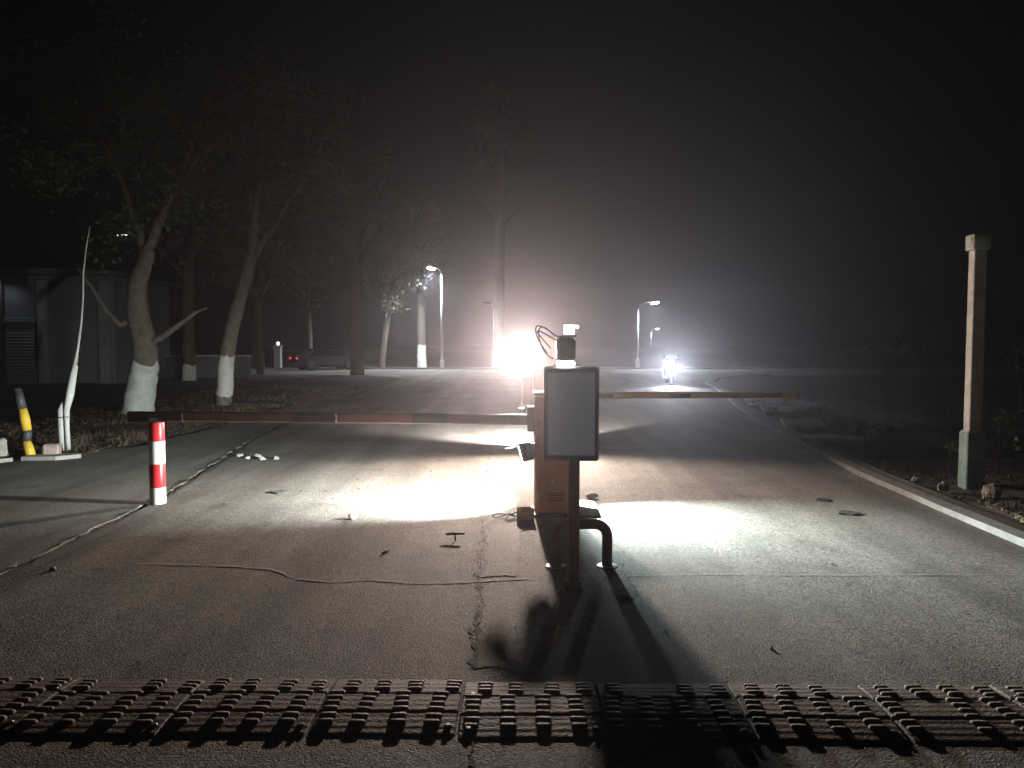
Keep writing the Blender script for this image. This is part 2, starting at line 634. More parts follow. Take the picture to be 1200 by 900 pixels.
sp = []
for _ in range(420):
    y = 9 + 20 * random.random() ** 1.4
    x = interp(AP, y) - .15 - 3.5 * random.random() ** 1.3
    if noise.noise((x * .6, y * .6, 15)) > -.1:
        sp.append((x, y, 0.05))
grass_blades('dry_grass', 'short dry grass along the broken edge of the left apron', sp, M_LITTER, .05, .16, 9)
sp = []
for _ in range(260):
    y = 5.5 + 16 * random.random()
    x = interp(RK, y) + .5 + 4.0 * random.random() ** 1.4
    if noise.noise((x * .6, y * .6, 25)) > -.05:
        sp.append((x, y, 0.04))
grass_blades('dry_grass', 'thin dark weeds in the dirt behind the right kerb', sp, M_LEAF2, .06, .2, 8)


# cracks and joints of the road surface
def ribbon(name, path, w, m, z, wob=0.5, seed=0, fr=7.0):
    mb = MB()
    vs, fs = [], []
    out = []
    for i in range(len(path) - 1):
        a, b = Vector(path[i]), Vector(path[i + 1])
        n = max(2, int((b - a).length / .018))
        for k in range(n):
            out.append(a.lerp(b, k / n))
    out.append(Vector(path[-1]))
    for i, p in enumerate(out):
        t = (out[min(i + 1, len(out) - 1)] - out[max(i - 1, 0)]).normalized()
        nr = Vector((-t.y, t.x))
        s = i * .018
        c = noise.fractal((s * fr * .4, seed, 2), 1, 2, 4) * w * .8 * wob
        wl = w * (.4 + wob * .8 * noise.fractal((s * fr, seed, 0), .6, 2, 4))
        wr = w * (.4 + wob * .8 * noise.fractal((s * fr, seed, 7), .6, 2, 4))
        q = p + nr * (c + max(.06 * w, wl))
        r = p + nr * (c - max(.06 * w, wr))
        vs += [(q.x, q.y, z), (r.x, r.y, z)]
    fs = [(2 * i, 2 * i + 1, 2 * i + 3, 2 * i + 2) for i in range(len(out) - 1)]
    mb.add(vs, fs)
    return structure(mb.build(name, m))


def pits(name, path, n, smin, smax, seed, jit, z=.004):
    """A crack broken into many small ragged pits."""
    rd = random.Random(seed)
    mb = MB()
    pth = [Vector(p) for p in path]
    for _ in range(n):
        k = rd.randrange(len(pth) - 1)
        p = pth[k].lerp(pth[k + 1], rd.random()) + Vector((rd.gauss(0, jit), rd.gauss(0, jit)))
        s = rd.uniform(smin, smax) * rd.uniform(.4, 1)
        e = rd.uniform(1.0, 2.6)
        m = rd.randrange(7, 12)
        vs = []
        for q in range(m):
            a = 2 * math.pi * q / m
            rr = s * rd.uniform(.45, 1.1)
            vs.append((p.x + rr * math.cos(a) * .7, p.y + rr * math.sin(a) * e, z + rd.uniform(0, .0008)))
        mb.add(vs, [tuple(range(m))])
    o = mb.build(name, M_TAR)
    o['kind'] = 'structure'
    return o


ribbon('edge_band', [(interp(LK, y) + .1, y) for y in np.arange(3, 24, .4)], .13, M_APRON, .004, .35, 31, 2)
CR = [(-.19, 3.75), (-.205, 4.2), (-.2, 4.6), (-.235, 5.3), (-.25, 6.2), (-.27, 7.4)]
pits('road_crack', CR, 150, .008, .032, 3, .014)
pits('road_crack', [(-.27, 7.4), (-.3, 9), (-.33, 11.5), (-.38, 15)], 90, .01, .045, 4, .03)
pits('road_crack', [(-.15, 2.2), (-.17, 3.0)], 30, .008, .028, 5, .012)
pits('road_crack', [(interp(LK, y) - .02, y) for y in np.arange(3, 24, .5)], 420, .012, .05, 6, .02, .0115)
pits('road_crack', [(-3.2, 7.6), (-2.2, 8.4), (-1.5, 9.3), (-2.6, 6.6)], 26, .01, .04, 7, .35)
pits('road_crack', [(1.0, 3.9), (1.6, 4.6), (1.0, 5.0), (2.6, 4.3), (1.2, 10.3), (2.5, 9.8)], 34, .006, .022, 8, .2)
ribbon('road_joint', [(-2.75, 5.56), (-2.0, 5.5), (-1.72, 5.42), (-1.5, 5.2), (-1.25, 5.13), (-.95, 5.16), (-.6, 5.1), (-.2, 5.13), (.12, 5.2)], .028, M_SEAL, .005, .7, 11, 5)
ribbon('road_joint', [(.8, 5.26), (1.2, 5.3), (2.2, 5.28), (3.9, 5.3)], .014, M_SEAL, .005, .6, 13, 5)
ribbon('road_joint', [(1.0, 11.95), (2.5, 12.0), (4.4, 12.2)], .035, M_SEAL, .005, .5, 15, 4)
ribbon('road_joint', [(1.3, 16.2), (3.0, 16.3), (5.0, 16.5)], .04, M_SEAL, .005, .5, 16, 4)
ribbon('road_joint', [(-4.2, 12.1), (-2.5, 12.0), (-.6, 12.0)], .03, M_SEAL, .005, .6, 17, 4)
def patch(pts, seed):
    out = []
    for i in range(len(pts)):
        a, b = Vector(pts[i]), Vector(pts[(i + 1) % len(pts)])
        n = max(2, int((b - a).length / .04))
        for k in range(n):
            p = a.lerp(b, k / n)
            j = .03 * noise.fractal((p.x * 7, p.y * 7, seed), .7, 2, 4)
            out.append((p.x + j, p.y + j, .004))
    mb = MB().add(out, [tuple(range(len(out)))])
    structure(mb.build('mortar_and_light_patch', M_APRON))


patch([(-.2, 5.25), (.03, 5.25), (.06, 6.25), (.12, 6.9), (-.2, 6.85)], 1)
patch([(-.17, 3.75), (.02, 3.75), (.03, 5.05), (-.19, 5.07)], 2)
patch([(.66, 4.85), (.8, 4.8), (.82, 5.9), (.6, 5.95)], 3)  # paler strip paints in the light lying between cast shadows

# ------------------------------------------------------------------ speed hump
hump = thing('speed_hump', 'low brown rubber speed hump with ridged blocks across the road', 'speed hump', (0, 3.31, 0.002), R(-0.9))
prof = []
N = 46
for i in range(N + 1):
    v = -0.26 + 0.52 * i / N
    base = 0.002 + 0.015 * math.cos(v / 0.26 * math.pi / 2) ** 0.8
    rid = 0.001 * (1 if (i % 4) in (1, 2) else 0)
    if abs(v - 0.09) < 0.007 or abs(v + 0.085) < 0.007:
        base -= 0.008
        rid = 0
    prof.append((v, base + rid))
prof = [(-0.262, -0.01)] + prof + [(0.262, -0.01)]
SEGW = 0.615


def seg_mesh(L):
    mb = MB()
    n = len(prof)
    xs = [-L / 2, -L / 2 + .006, L / 2 - .006, L / 2]
    vs = []
    for k, x in enumerate(xs):
        for v, z in prof:
            vs.append((x, v, z - (.006 if k in (0, 3) else 0)))
    fs = []
    for k in range(3):
        for i in range(n - 1):
            fs.append((k * n + i, (k + 1) * n + i, (k + 1) * n + i + 1, k * n + i + 1))
    fs.append(tuple(range(n)))
    fs.append(tuple(range(4 * n - 1, 3 * n - 1, -1)))
    mb.add(vs, fs)
    return mb.mesh('hump_segment', M_RUBBER)


def block_mesh(vy, seedv):
    mb = MB()
    rd = random.Random(seedv)
    for v in vy:
        z = 0.002 + 0.015 * math.cos(v / 0.26 * math.pi / 2) ** 0.8
        n = 6
        w = 0.033 + rd.uniform(-.003, .003)
        vs = []
        arc = [(-.016, -.01), (-.015, .009), (-.009, .0155), (.009, .0155), (.015, .009), (.016, -.01)]
        xs = [(-w, .75), (-w + .006, .97), (-w * .3, 1.0), (w * .3, 1.0), (w - .006, .97), (w, .75)]
        for x, k in xs:
            for a, b in arc:
                vs.append((x + rd.uniform(-.001, .001), v + a * k, z + (b * k if b > 0 else b)))
        fs = []
        for i in range(5):
            for j in range(5):
                q = i * n + j
                fs.append((q, q + n, q + n + 1, q + 1))
        fs.append(tuple(range(n)))
        fs.append(tuple(range(6 * n - 1, 5 * n - 1, -1)))
        mb.add(vs, fs)
    return mb.mesh('tread_block', M_BLOCK, True)


SEGM = seg_mesh(SEGW - 0.01)
UP = [block_mesh((.215, .175, .135), s) for s in range(4)]
LOW = [block_mesh((.08, .03, -.02, -.07, -.125, -.175), s + 20) for s in range(4)]
BOLT = MB().lathe([(.016, 0), (.016, .009), (.011, .0145), (.004, .015)], (0, 0, 0), 8).mesh('bolt', M_DGREY)
for i in range(-5, 6):
    s = share('hump_segment', SEGM, hump, (i * SEGW + .08, random.uniform(-.018, .018), random.uniform(0, .003)), random.uniform(-.018, .018))
    for bx_, by_ in ((-.26, .115), (.27, .11), (-.262, -.2), (.268, -.2)):
        share('bolt', BOLT, s, (bx_, by_, .004))
    for k in range(4):
        x = (k - 1.5) * SEGW / 4
        if random.random() < .9:
            share('tread_block', random.choice(UP), s, (x + .018 + random.uniform(-.006, .006), 0, random.uniform(-.007, .001)), random.uniform(-.07, .07))
        if random.random() < .96:
            share('tread_block', random.choice(LOW), s, (x - .026 + random.uniform(-.006, .006), 0, random.uniform(-.007, .001)), random.uniform(-.07, .07))

# ------------------------------------------------------------------ near barrier: cabinet, boom, lamps
b1 = thing('barrier_gate', 'orange barrier cabinet with long dull red boom across the left lane', 'barrier', (.393, 7.3, 0))
mb = MB().box((0, 0, .58), (.357, .34, 1.12), bev=.018)
cabn = mb.build('cabinet', M_ORANGE, b1)
MB().box((0, -.172, .5), (.285, .012, .82), bev=.004).build('cabinet_door', M_ORANGE, cabn)
MB().lathe([(.02, 0), (.02, .01), (.009, .016)], (-.013, -.178, .33), 14, Matrix.Rotation(R(90), 3, 'X')).build('door_lock', M_STEEL, cabn)
for k in range(4):
    MB().box((.02, -.179, .22 - k * .022), (.16, .004, .008)).build('vent_slot', M_BLACK, cabn)
for z in (.2, .8):
    MB().tube([(-.148, -.178, z - .03), (-.148, -.178, z + .03)], .008, 8).build('hinge', M_STEEL, cabn)
MB().box((0, 0, 1.152), (.385, .37, .026), bev=.008).build('cabinet_lid', M_REDBOOM, b1)
MB().box((0, 0, .011), (.42, .4, .022), bev=.006).build('base_plate', M_DGREY, b1)
MB().box((-.21, .04, .9), (.075, .1, .24), bev=.012).build('boom_clamp', M_REDBOOM, b1)
p0, p1 = Vector((-.19, .05, .895)), Vector((-4.27, .42, .885))
d = (p1 - p0)
rot = Matrix.Rotation(math.atan2(d.y, d.x) + math.pi, 3, 'Z')
mid = (p0 + p1) / 2
boom = MB().box(mid, (d.length, .042, .1), rot, bev=.01).build('boom', M_REDBOOM, b1)
for f0, f1 in ((.855, .999), (.47, .57), (.2, .29)):
    c = p0.lerp(p1, (f0 + f1) / 2)
    MB().box(c, (d.length * (f1 - f0), .046, .104), rot, bev=.01).build('dark_band', M_DARKBAND, boom)
# left work lamp on the cabinet: faces away from the viewer, over the lane
wl = thing('work_lamp', 'small dark tilted floodlight on the left side of the orange cabinet', 'floodlight', (.135, 7.2, .6))
MB().box((.065, .03, .05), (.05, .03, .06), bev=.005).build('bracket', M_STEEL, wl)
q = (Vector((-1.6, 1.1, -.68))).normalized()
qr = q.to_track_quat('Y', 'Z').to_matrix()
MB().box((0, 0, 0), (.14, .06, .17), qr, bev=.012).build('housing', M_DGREY, wl)
for k in range(5):
    MB().box(qr @ Vector((-.05 + .025 * k, -.04, 0)), (.006, .024, .15), qr).build('cooling_fin', M_DGREY, wl)
MB().box(q * .032, (.115, .006, .14), qr).build('lens', E_COOL, wl)
MB().box(qr @ Vector((0, .1, .088)), (.15, .17, .006), qr).build('added_visor', M_DGREY, wl)  # added plate, cuts light rising towards the tree crowns
lamp('work_light', wl, q * .045, q * 2, 4200, (.92, 1.0, .97), 106, 1.0, .05)
# right work lamp
wl2 = thing('work_lamp', 'small floodlight hidden behind the display box, lighting the right lane', 'floodlight', (.60, 7.72, .52))
MB().box((-.06, -.12, .04), (.05, .26, .02), bev=.005).build('bracket', M_STEEL, wl2)
q = (Vector((1.15, -1.0, -.62))).normalized()
qr = q.to_track_quat('Y', 'Z').to_matrix()
MB().box((0, 0, 0), (.12, .05, .13), qr, bev=.01).build('housing', M_DGREY, wl2)
MB().box(q * .028, (.1, .006, .11), qr).build('lens', E_COOL, wl2)
MB().box(qr @ Vector((0, .09, .07)), (.13, .15, .006), qr).build('added_visor', M_DGREY, wl2)  # added plate, keeps this lamp's light off the upper pillar
lamp('work_light', wl2, q * .04, q * 2, 2500, (.84, 1.0, .97), 103, 1.0, .04)

# boom rest post
post = thing('boom_rest_post', 'red and white striped round post under the end of the red boom', 'post', (-3.59, 7.72, 0))
bands = [(0, .17, M_WHITE), (.17, .41, M_RED), (.41, .64, M_WHITE), (.64, .83, M_RED)]
for z0, z1, m in bands:
    MB().lathe([(.076, z0 + .0005), (.077, z0 + .004), (.077, z1 - .004), (.076, z1 - .0005)], (0, 0, 0), 28).build('stripe', m, post, smooth=True)
MB().lathe([(.075, .82), (.075, .832), (.05, .836)], (0, 0, 0), 24).build('cap', M_DGREY, post)
for fy in (-.05, .05):
    MB().box((0, fy, .85), (.09, .008, .06)).build('fork_plate', M_DGREY, post)

# ------------------------------------------------------------------ display box on its post, camera on top
dp = thing('display_post', 'grey rectangular display box on a slim post beside the bent pipe', 'display', (.405, 5.0, 0))
MB().box((0, 0, .43), (.074, .06, .86), bev=.006).build('post', mat('brown_post_paint', (.42, .27, .12), .6, var=.2, scale=6), dp)
MB().box((0, 0, .006), (.12, .12, .012), bev=.004).build('base_plate', M_DGREY, dp)
for sx in (-1, 1):
    for sy in (-1, 1):
        MB().lathe([(.011, .016), (.011, .026), (.005, .032)], (sx * .045, sy * .045, -.006), 8).build('bolt', M_DGREY, dp)
bx = bpy.data.objects.new('display_box', None)
rz = Matrix.Rotation(R(-4), 3, 'Z')
case = MB().box((-.015, .04, 1.155), (.358, .12, .615), rz, bev=.012).build('case', M_GREY, dp)
fr = MB()
for c, s in (((0, -.066, .29), (.345, .014, .02)), ((0, -.066, -.29), (.345, .014, .02)), ((-.163, -.066, 0), (.02, .014, .56)), ((.163, -.066, 0), (.02, .014, .56))):
    fr.box(Vector((-.015, .04, 1.155)) + rz @ Vector(c), s, rz, bev=.004)
fr.build('back_rim', M_GREY, case)
MB().box(Vector((-.015, .04, 1.155)) + rz @ Vector((.02, -.061, .25)), (.09, .004, .006), rz).build('vent_slot', M_BLACK, case)
for sx in (-1, 1):
    for sz in (-1, 1):
        MB().lathe([(.006, 0), (.006, .004), (.003, .006)], Vector((-.015, .04, 1.155)) + rz @ Vector((sx * .162, -.073, sz * .288)), 8, rz @ Matrix.Rotation(R(90), 3, 'X')).build('screw', M_STEEL, case)
bpy.data.objects.remove(bx)
MB().box(Vector((-.015, .04, 1.155)) + rz @ Vector((0, -.0615, 0)), (.304, .005, .54), rz).build('veil_lit_panel', emit('glare_veil_glow', (.72, .84, 1.0), .048), case)  # blank inset panel; faint glow added in place of a glare veil
cm = thing('plate_camera', 'dark camera housing with lit strip standing on the grey display box', 'camera', (.35, 5.03, 1.463))
MB().box((0, .06, .115), (.122, .3, .15), bev=.022).build('housing', M_DGREY, cm)
MB().box((0, .06, .196), (.13, .33, .01), bev=.004).build('sun_shield', M_DGREY, cm)
MB().box((0, -.005, .02), (.118, .1, .034), bev=.01).build('light_strip', E_STRIP, cm)
mb = MB()
for k, (dx, dz) in enumerate(((-.04, .0), (-.06, .03), (-.02, .02))):
    path = []
    for i in range(14):
        t = i / 13
        path.append((-.05 - .11 * math.sin(math.pi * t) + dx * t, .12 + .02 * k, .17 + .09 * math.sin(math.pi * t * (1 + .25 * k)) + dz - .05 * t))
    MB().tube(path, .0045, 6).build('cable', M_BLACK, cm, smooth=True)

# bent pipe guard
hoop = thing('pipe_guard', 'brown bent pipe hoop guard standing on the road in front of the cabinet', 'guard', (.5, 5.5, 0))
path = [(-.18, 0, 0), (-.18, 0, .22)]
for i in range(7):
    a = math.pi - i / 6 * math.pi / 2
    path.append((-.09 + .09 * math.cos(a), 0, .22 + .09 * math.sin(a)))
for i in range(7):
    a = math.pi / 2 - i / 6 * math.pi / 2
    path.append((.1 + .09 * math.cos(a), 0, .22 + .09 * math.sin(a)))
path += [(.19, 0, 0)]
MB().tube(path, .038, 16).build('pipe', M_PIPE, hoop, smooth=True)
for x in (-.18, .19):
    MB().lathe([(.075, 0), (.075, .009), (.045, .013)], (x, 0, 0), 20).build('foot_plate', M_STEEL, hoop)

# bits lying at the cabinet's foot
cb = thing('cardboard_box', 'small open tan carton at the left foot of the orange cabinet', 'box', (.125, 7.02, 0), R(18))
for c, s, rt in (((0, 0, .006), (.13, .11, .006), 0), ((-.064, 0, .055), (.005, .11, .1), 0), ((.064, 0, .055), (.005, .11, .1), 0), ((0, .054, .055), (.122, .005, .1), 0), ((0, -.054, .05), (.122, .005, .09), 0)):
    MB().box(c, s).build('side_panel', M_CARD, cb)
MB().box((0, -.075, .1), (.12, .05, .004), Matrix.Rotation(R(35), 3, 'X')).build('flap', M_CARD, cb)
cb2 = thing('loose_cable', 'tangled black cable on the road beside the tan carton', 'cable', (-.02, 7.05, 0))
path = [(.07 * math.cos(t * 1.7) + .09 * math.cos(t * .6), .05 * math.sin(t * 1.9), .012 + .02 * (1 + math.sin(t * 2.3))) for t in np.linspace(0, 11, 60)]
MB().tube(path, .005, 6).build('cable', M_BLACK, cb2, smooth=True)
st = MB()
st.prism([(-.11, 0), (.12, 0), (.09, .07), (-.1, .1)], -.16, .16)
tag(st.build('concrete_wedge', M_STONE, None, (.72, 7.3, 0)), 'pale concrete wedge at the right foot of the orange cabinet', 'wedge')
tag(MB().rock((0, 0, .02), .07, 3, .5).build('stone', M_STONE, None, (.84, 8.0, 0), smooth=True), 'pale stone on the road just right of the concrete wedge', 'stone')

# ------------------------------------------------------------------ second unit further up the road
u2 = thing('plate_reader_column', 'tan camera column further up the road carrying the glaring floodlight', 'column', (.5, 11.85, 0))
MB().box((0, 0, .86), (.335, .26, 1.7), bev=.02).build('column', M_TAN, u2)
MB().box((0, 0, .01), (.46, .36, .02), bev=.006).build('base_plate', M_DGREY, u2)
MB().box((0, 0, 1.722), (.4, .29, .024), bev=.008).build('cap', M_TAN, u2)
MB().box((-.262, -.02, .9), (.18, .2, .42), bev=.014).build('side_box', M_TAN, u2)
MB().tube([(-.15, -.02, 1.5), (-.4, -.06, 1.5)], .022, 10).build('arm', M_DGREY, u2)
fl = thing('glare_floodlight', 'glaring warm round floodlight on the arm of the tan column', 'floodlight', (.115, 11.65, 1.47))
aim = Vector((.25, -6, -.3)).normalized()
ar = aim.to_track_quat('Z', 'Y').to_matrix()
MB().lathe([(.05, -.09), (.085, -.04), (.105, 0), (.112, .012), (.1, .012)], (0, 0, 0), 24, ar).build('housing', M_DGREY, fl, smooth=True)
MB().lathe([(.098, .008), (.09, .016), (.03, .022)], (0, 0, 0), 24, ar).build('lens', E_MAIN, fl)
lamp('flood_light', fl, aim * .05, aim * 3, 2650, (1.0, .81, .68), 158, .9, .07)
rl = thing('rear_floodlight', 'small floodlight under the side box lighting the road behind the column', 'floodlight', (.25, 12.0, .6))
q = Vector((.0, 8, -2.2)).normalized()
qr = q.to_track_quat('Y', 'Z').to_matrix()
MB().box((0, 0, 0), (.12, .05, .1), qr, bev=.01).build('housing', M_DGREY, rl)
MB().box(q * .028, (.1, .006, .08), qr).build('lens', E_COOL, rl)
MB().box(qr @ Vector((0, .1, .055)), (.3, .19, .006), qr).build('added_visor', M_DGREY, rl)  # added plate over the lens, blocks upward light to the trees
lamp('rear_light', rl, q * .04, q * 2, 6500, (1.0, .95, .9), 128, 1.0, .05)

b2 = thing('barrier_gate', 'yellow barrier boom with dark bands over the right lane, behind the display', 'barrier', (.74, 12.35, 0))
MB().box((0, 0, .53), (.36, .34, 1.02), bev=.018).build('cabinet', M_ORANGE, b2)
MB().box((0, 0, 1.05), (.385, .37, .025), bev=.008).build('cabinet_lid', M_ORANGE, b2)
MB().box((.22, -.04, .81), (.07, .1, .22), bev=.012).build('boom_clamp', M_YELLOW, b2)
p0, p1 = Vector((.2, -.05, .8)), Vector((3.83, -.02, .812))
d = p1 - p0
rot = Matrix.Rotation(math.atan2(d.y, d.x), 3, 'Z')
boom2 = MB().box((p0 + p1) / 2, (d.length, .04, .105), rot, bev=.01).build('boom', M_YELLOW, b2)
for f0, f1 in ((.44, .53), (.855, .935), (.1, .19)):
    c = p0.lerp(p1, (f0 + f1) / 2) + Vector((0, 0, -.008))
    MB().box(c, (d.length * (f1 - f0), .045, .07), rot, bev=.006).build('dark_band', M_DARKBAND, boom2)
MB().box(p1 + Vector((.03, 0, 0)), (.06, .05, .115), rot, bev=.014).build('end_cap', M_ORANGE, boom2)

# ------------------------------------------------------------------ litter on the road, each piece by itself
cup = thing('crushed_cup', 'small crushed white paper cup in the middle of the left lane', 'cup', (-1.48, 7.03, 0), R(30))
MB().lathe([(.028, -.035), (.031, -.01), (.034, .02), (.037, .035)], (0, 0, .03), 12, Matrix.Rotation(R(80), 3, 'X') @ Matrix.Diagonal((1, .75, 1))).build('cup_wall', M_PAPER, cup, smooth=True)
MB().lathe([(.037, -.002), (.04, 0), (.037, .003)], (0, -.034, .03), 12, Matrix.Rotation(R(80), 3, 'X') @ Matrix.Diagonal((1, .75, 1))).build('cup_rim', M_PAPER, cup, smooth=True)
tag(MB().tube([(-.075, 0, .05), (-.02, .004, .052), (.08, -.005, .056)], [.009, .011, .008], 6).tube([(.0, 0, .05), (.005, -.01, .0)], .007, 5).build('stick', M_STEM, None, (-.47, 6.25, 0)), 'short pale stick propped up on the road left of the crack', 'stick')
tag(MB().tube([(-.012, -.03, .01), (.0, .0, .014), (.014, .032, .01)], [.011, .013, .011], 8).build('cigarette_stub', M_CARD, None, (-.98, 5.85, 0)), 'tiny brown stub lying on the road left of the stick', 'stub')
tag(MB().rock((0, 0, .012), .028, 9, .6).build('pebble', M_PINKST, None, (-3.27, 5.4, 0), smooth=True), 'pale pink pebble alone near the left edge of the road', 'pebble')
tag(MB().rock((0, 0, .006), .014, 19, .6).build('pebble', M_PAPER, None, (1.37, 3.98, 0), smooth=True), 'tiny white pebble on the right lane near the speed hump', 'pebble')
for i, (x, y, r, w) in enumerate(((-3.9, 10.95, .05, 'leftmost'), (-3.74, 10.8, .04, 'second from the left'), (-3.62, 10.88, .055, 'biggest, in the middle'), (-3.5, 10.7, .045, 'fourth from the left'), (-3.33, 10.75, .05, 'rightmost'))):
    tag(MB().rock((0, 0, r * .4), r, 30 + i, .7).build('rubble_stone', M_STONE, None, (x, y, 0)), 'pale rubble lump by the left road edge, %s of five' % w, 'stone', 'rubble lumps by the left road edge')
for (x, y, s, lab) in ((3.23, 7.9, 1.0, 'dark flat scrap on the right lane, the farther of two'), (3.2, 7.25, 1.2, 'dark flat scrap on the right lane, the nearer of two'), (-2.55, 8.3, 1.1, 'dark flat scrap on the left lane right of the striped post')):
    vs = []
    for k in range(9):
        a = 2 * math.pi * k / 9
        r = .08 * s * random.uniform(.6, 1.1)
        vs.append((r * math.cos(a) * 1.1, r * math.sin(a)))
    tag(MB().prism(vs, .002, .014, 'z').build('flat_scrap', M_CHAR, None, (x, y, 0)), lab, 'scrap', 'dark scraps on the road')

# ------------------------------------------------------------------ left verge
bp = thing('bent_marker_post', 'bent yellow and black marker post leaning at the left edge', 'post', (-6.75, 10.65, 0))
pp = [Vector((.06, 0, 0)), Vector((-.02, 0, .27)), Vector((.0, 0, .42)), Vector((-.06, 0, .72)), Vector((-.13, .02, .97))]
for i, m in enumerate((M_YELLOW, M_DGREY, M_YELLOW, M_DGREY)):
    MB().tube([pp[i], pp[i].lerp(pp[i + 1], .5), pp[i + 1]], [.058, .066 - .008 * (i % 2), .058], 12).build('stripe', m, bp, smooth=True)
MB().lathe([(.058, 0), (.055, .02), (.03, .038), (.01, .045)], pp[4], 12).build('cap', M_DGREY, bp, smooth=True)
tag(MB().box((0, 0, .11), (.22, .2, .22), bev=.03).build('concrete_block', M_PINKST, None, (-6.48, 10.75, .0), R(20)), 'pinkish concrete block at the foot of the bent marker post', 'block')
tag(MB().box((0, 0, .15), (.2, .25, .3), bev=.03).build('concrete_block', M_STONE, None, (-7.2, 10.8, .0), R(-10)), 'grey concrete block left of the bent marker post', 'block')
mb = MB().prism([(-.35, -.12), (.1, -.17), (.36, .02), (.3, .16), (-.05, .08), (-.3, .13)], 0, .055, 'z')
tag(mb.build('broken_slab', M_STONE, None, (-6.38, 10.6, .03), R(10)), 'broken pale slab lying in front of the pinkish block', 'slab')
mb = MB().prism([(-.3, -.1), (.25, -.12), (.3, .1), (-.2, .14)], 0, .05, 'z')
tag(mb.build('broken_slab', M_STONE, None, (-7.1, 10.35, .03), R(-14)), 'broken pale slab at the left border in front of the grey block', 'slab')


def leaf_cloud(mb, centres, n, spread, smin, smax, rd):
    for _ in range(n):
        c = rd.choice(centres)
        p = Vector(c) + Vector((rd.gauss(0, spread), rd.gauss(0, spread), rd.gauss(0, spread * .8)))
        s = rd.uniform(smin, smax)
        u = Vector((rd.gauss(0, 1), rd.gauss(0, 1), rd.gauss(0, .6))).normalized()
        w = u.cross(Vector((rd.gauss(0, 1), rd.gauss(0, 1), rd.gauss(0, 1)))).normalized() * s * .42
        u = u * s
        o = len(mb.v)
        mb.v += [tuple(p - u), tuple(p - w), tuple(p + u), tuple(p + w)]
        mb.f.append((o, o + 1, o + 2, o + 3))


def tree(label, loc, trunk, radii, lime_h, limbs, crown_c, n_leaf, spread, ls, seed, group, leafm=None, wf=1.08, lime_z=-1, bark=None):
    """Tree: trunk (path + radii), whitewash sleeve up to lime_h, limbs, leaf crown round given points."""
    rd = random.Random(seed)
    t = thing('tree', label, 'tree', loc, 0, group)
    # dense trunk path with knobbly radius
    P, Q = [], []
    for i in range(len(trunk) - 1):
        a, b = Vector(trunk[i]), Vector(trunk[i + 1])
        for k in range(9):
            f = k / 9
            P.append(a.lerp(b, f))
            Q.append((radii[i] * (1 - f) + radii[i + 1] * f) * rd.uniform(.95, 1.05))
    P.append(Vector(trunk[-1]))
    Q.append(radii[-1])
    def rough(mb_, amp, sd_=seed):
        nv = []
        for v in mb_.v:
            k = min(range(len(P)), key=lambda i_: (P[i_] - Vector(v)).length_squared)
            out = Vector(v) - P[k]
            f = 1 + amp * noise.fractal((v[0] * 5 + sd_, v[1] * 5, v[2] * 2.2), .8, 2, 4)
            nv.append(tuple(P[k] + out * f))
        mb_.v = nv
        return mb_

    rough(MB().tube(P, Q, 18), .13).build('trunk', bark or M_BARK, t, smooth=True)
    if lime_h > 0:
        PP, QQ = [], []
        for p, q in zip(P, Q):
            if lime_z < p.z <= lime_h:
                PP.append(p)
                QQ.append(q * wf)
        if len(PP) >= 2:
            wm = rough(MB().tube(PP, QQ, 18, caps=False), .13)
            for e in range(18):
                a_, b_, c_ = wm.v[-18 + e]
                wm.v[-18 + e] = (a_, b_, c_ + rd.uniform(-.09, .09))
                a_, b_, c_ = wm.v[e]
                wm.v[e] = (a_, b_, c_ + rd.uniform(-.03, .05))
            wm.build('whitewash', M_LIME, t, smooth=True)
    tips = [Vector(c) for c in crown_c]
    lpts = [P[-1]]
    for lp, lr in limbs:
        pts, rr = [], []
        for i in range(len(lp) - 1):
            a, b = Vector(lp[i]), Vector(lp[i + 1])
            for k in range(3):
                f = k / 3
                j = .02 * (b - a).length
                pts.append(a.lerp(b, f) + Vector((rd.uniform(-j, j), rd.uniform(-j, j), rd.uniform(-j, j))))
                n1 = len(lp) - 1
                s = (i + f) / n1
                rr.append(lr * (1 - .75 * s))
        pts.append(Vector(lp[-1]))
        rr.append(lr * .22)
        lpts += pts[2:]
        MB().tube(pts, rr, 8).build('limb', bark or M_BARK, t, smooth=True)
    if n_leaf:
        mb = MB()
        tw = MB()
        more = []
        for c in tips:
            n_ = min(lpts, key=lambda p: (p - c).length)
            mid_ = n_.lerp(c, .5) + Vector((rd.gauss(0, .15), rd.gauss(0, .15), rd.gauss(.1, .1)))
            tw.tube([n_, mid_, c], [.022, .014, .005], 5)
            for _ in range(4):
                e = c + Vector((rd.gauss(0, .4), rd.gauss(0, .4), rd.gauss(.1, .35)))
                tw.tube([mid_.lerp(c, rd.random()), e], [.009, .003], 4)
                more.append(e)
        stuff(tw.build('twigs', bark or M_BARK, t))
        tips = tips + more
        leaf_cloud(mb, tips, n_leaf, spread, ls * .6, ls * 1.2, rd)
        mb.build('crown', leafm or M_LEAF, t)
    return t


M_BARKF = mat('dimmed_bark', (.05, .042, .036), .95, c2=(.12, .1, .085), scale=6, bump=.8, bscale=20)  # darkened bark copy that makes the far trunks look dimly lit


def crown_points(c, rx, ry, rz_, n, seed):
    rd = random.Random(seed)
    out = []
    while len(out) < n:
        p = Vector((rd.uniform(-1, 1), rd.uniform(-1, 1), rd.uniform(-1, 1)))
        if .35 < p.length < 1:
            out.append((c[0] + p.x * rx, c[1] + p.y * ry, c[2] + p.z * rz_))
    return out


GT = 'roadside trees on the left'
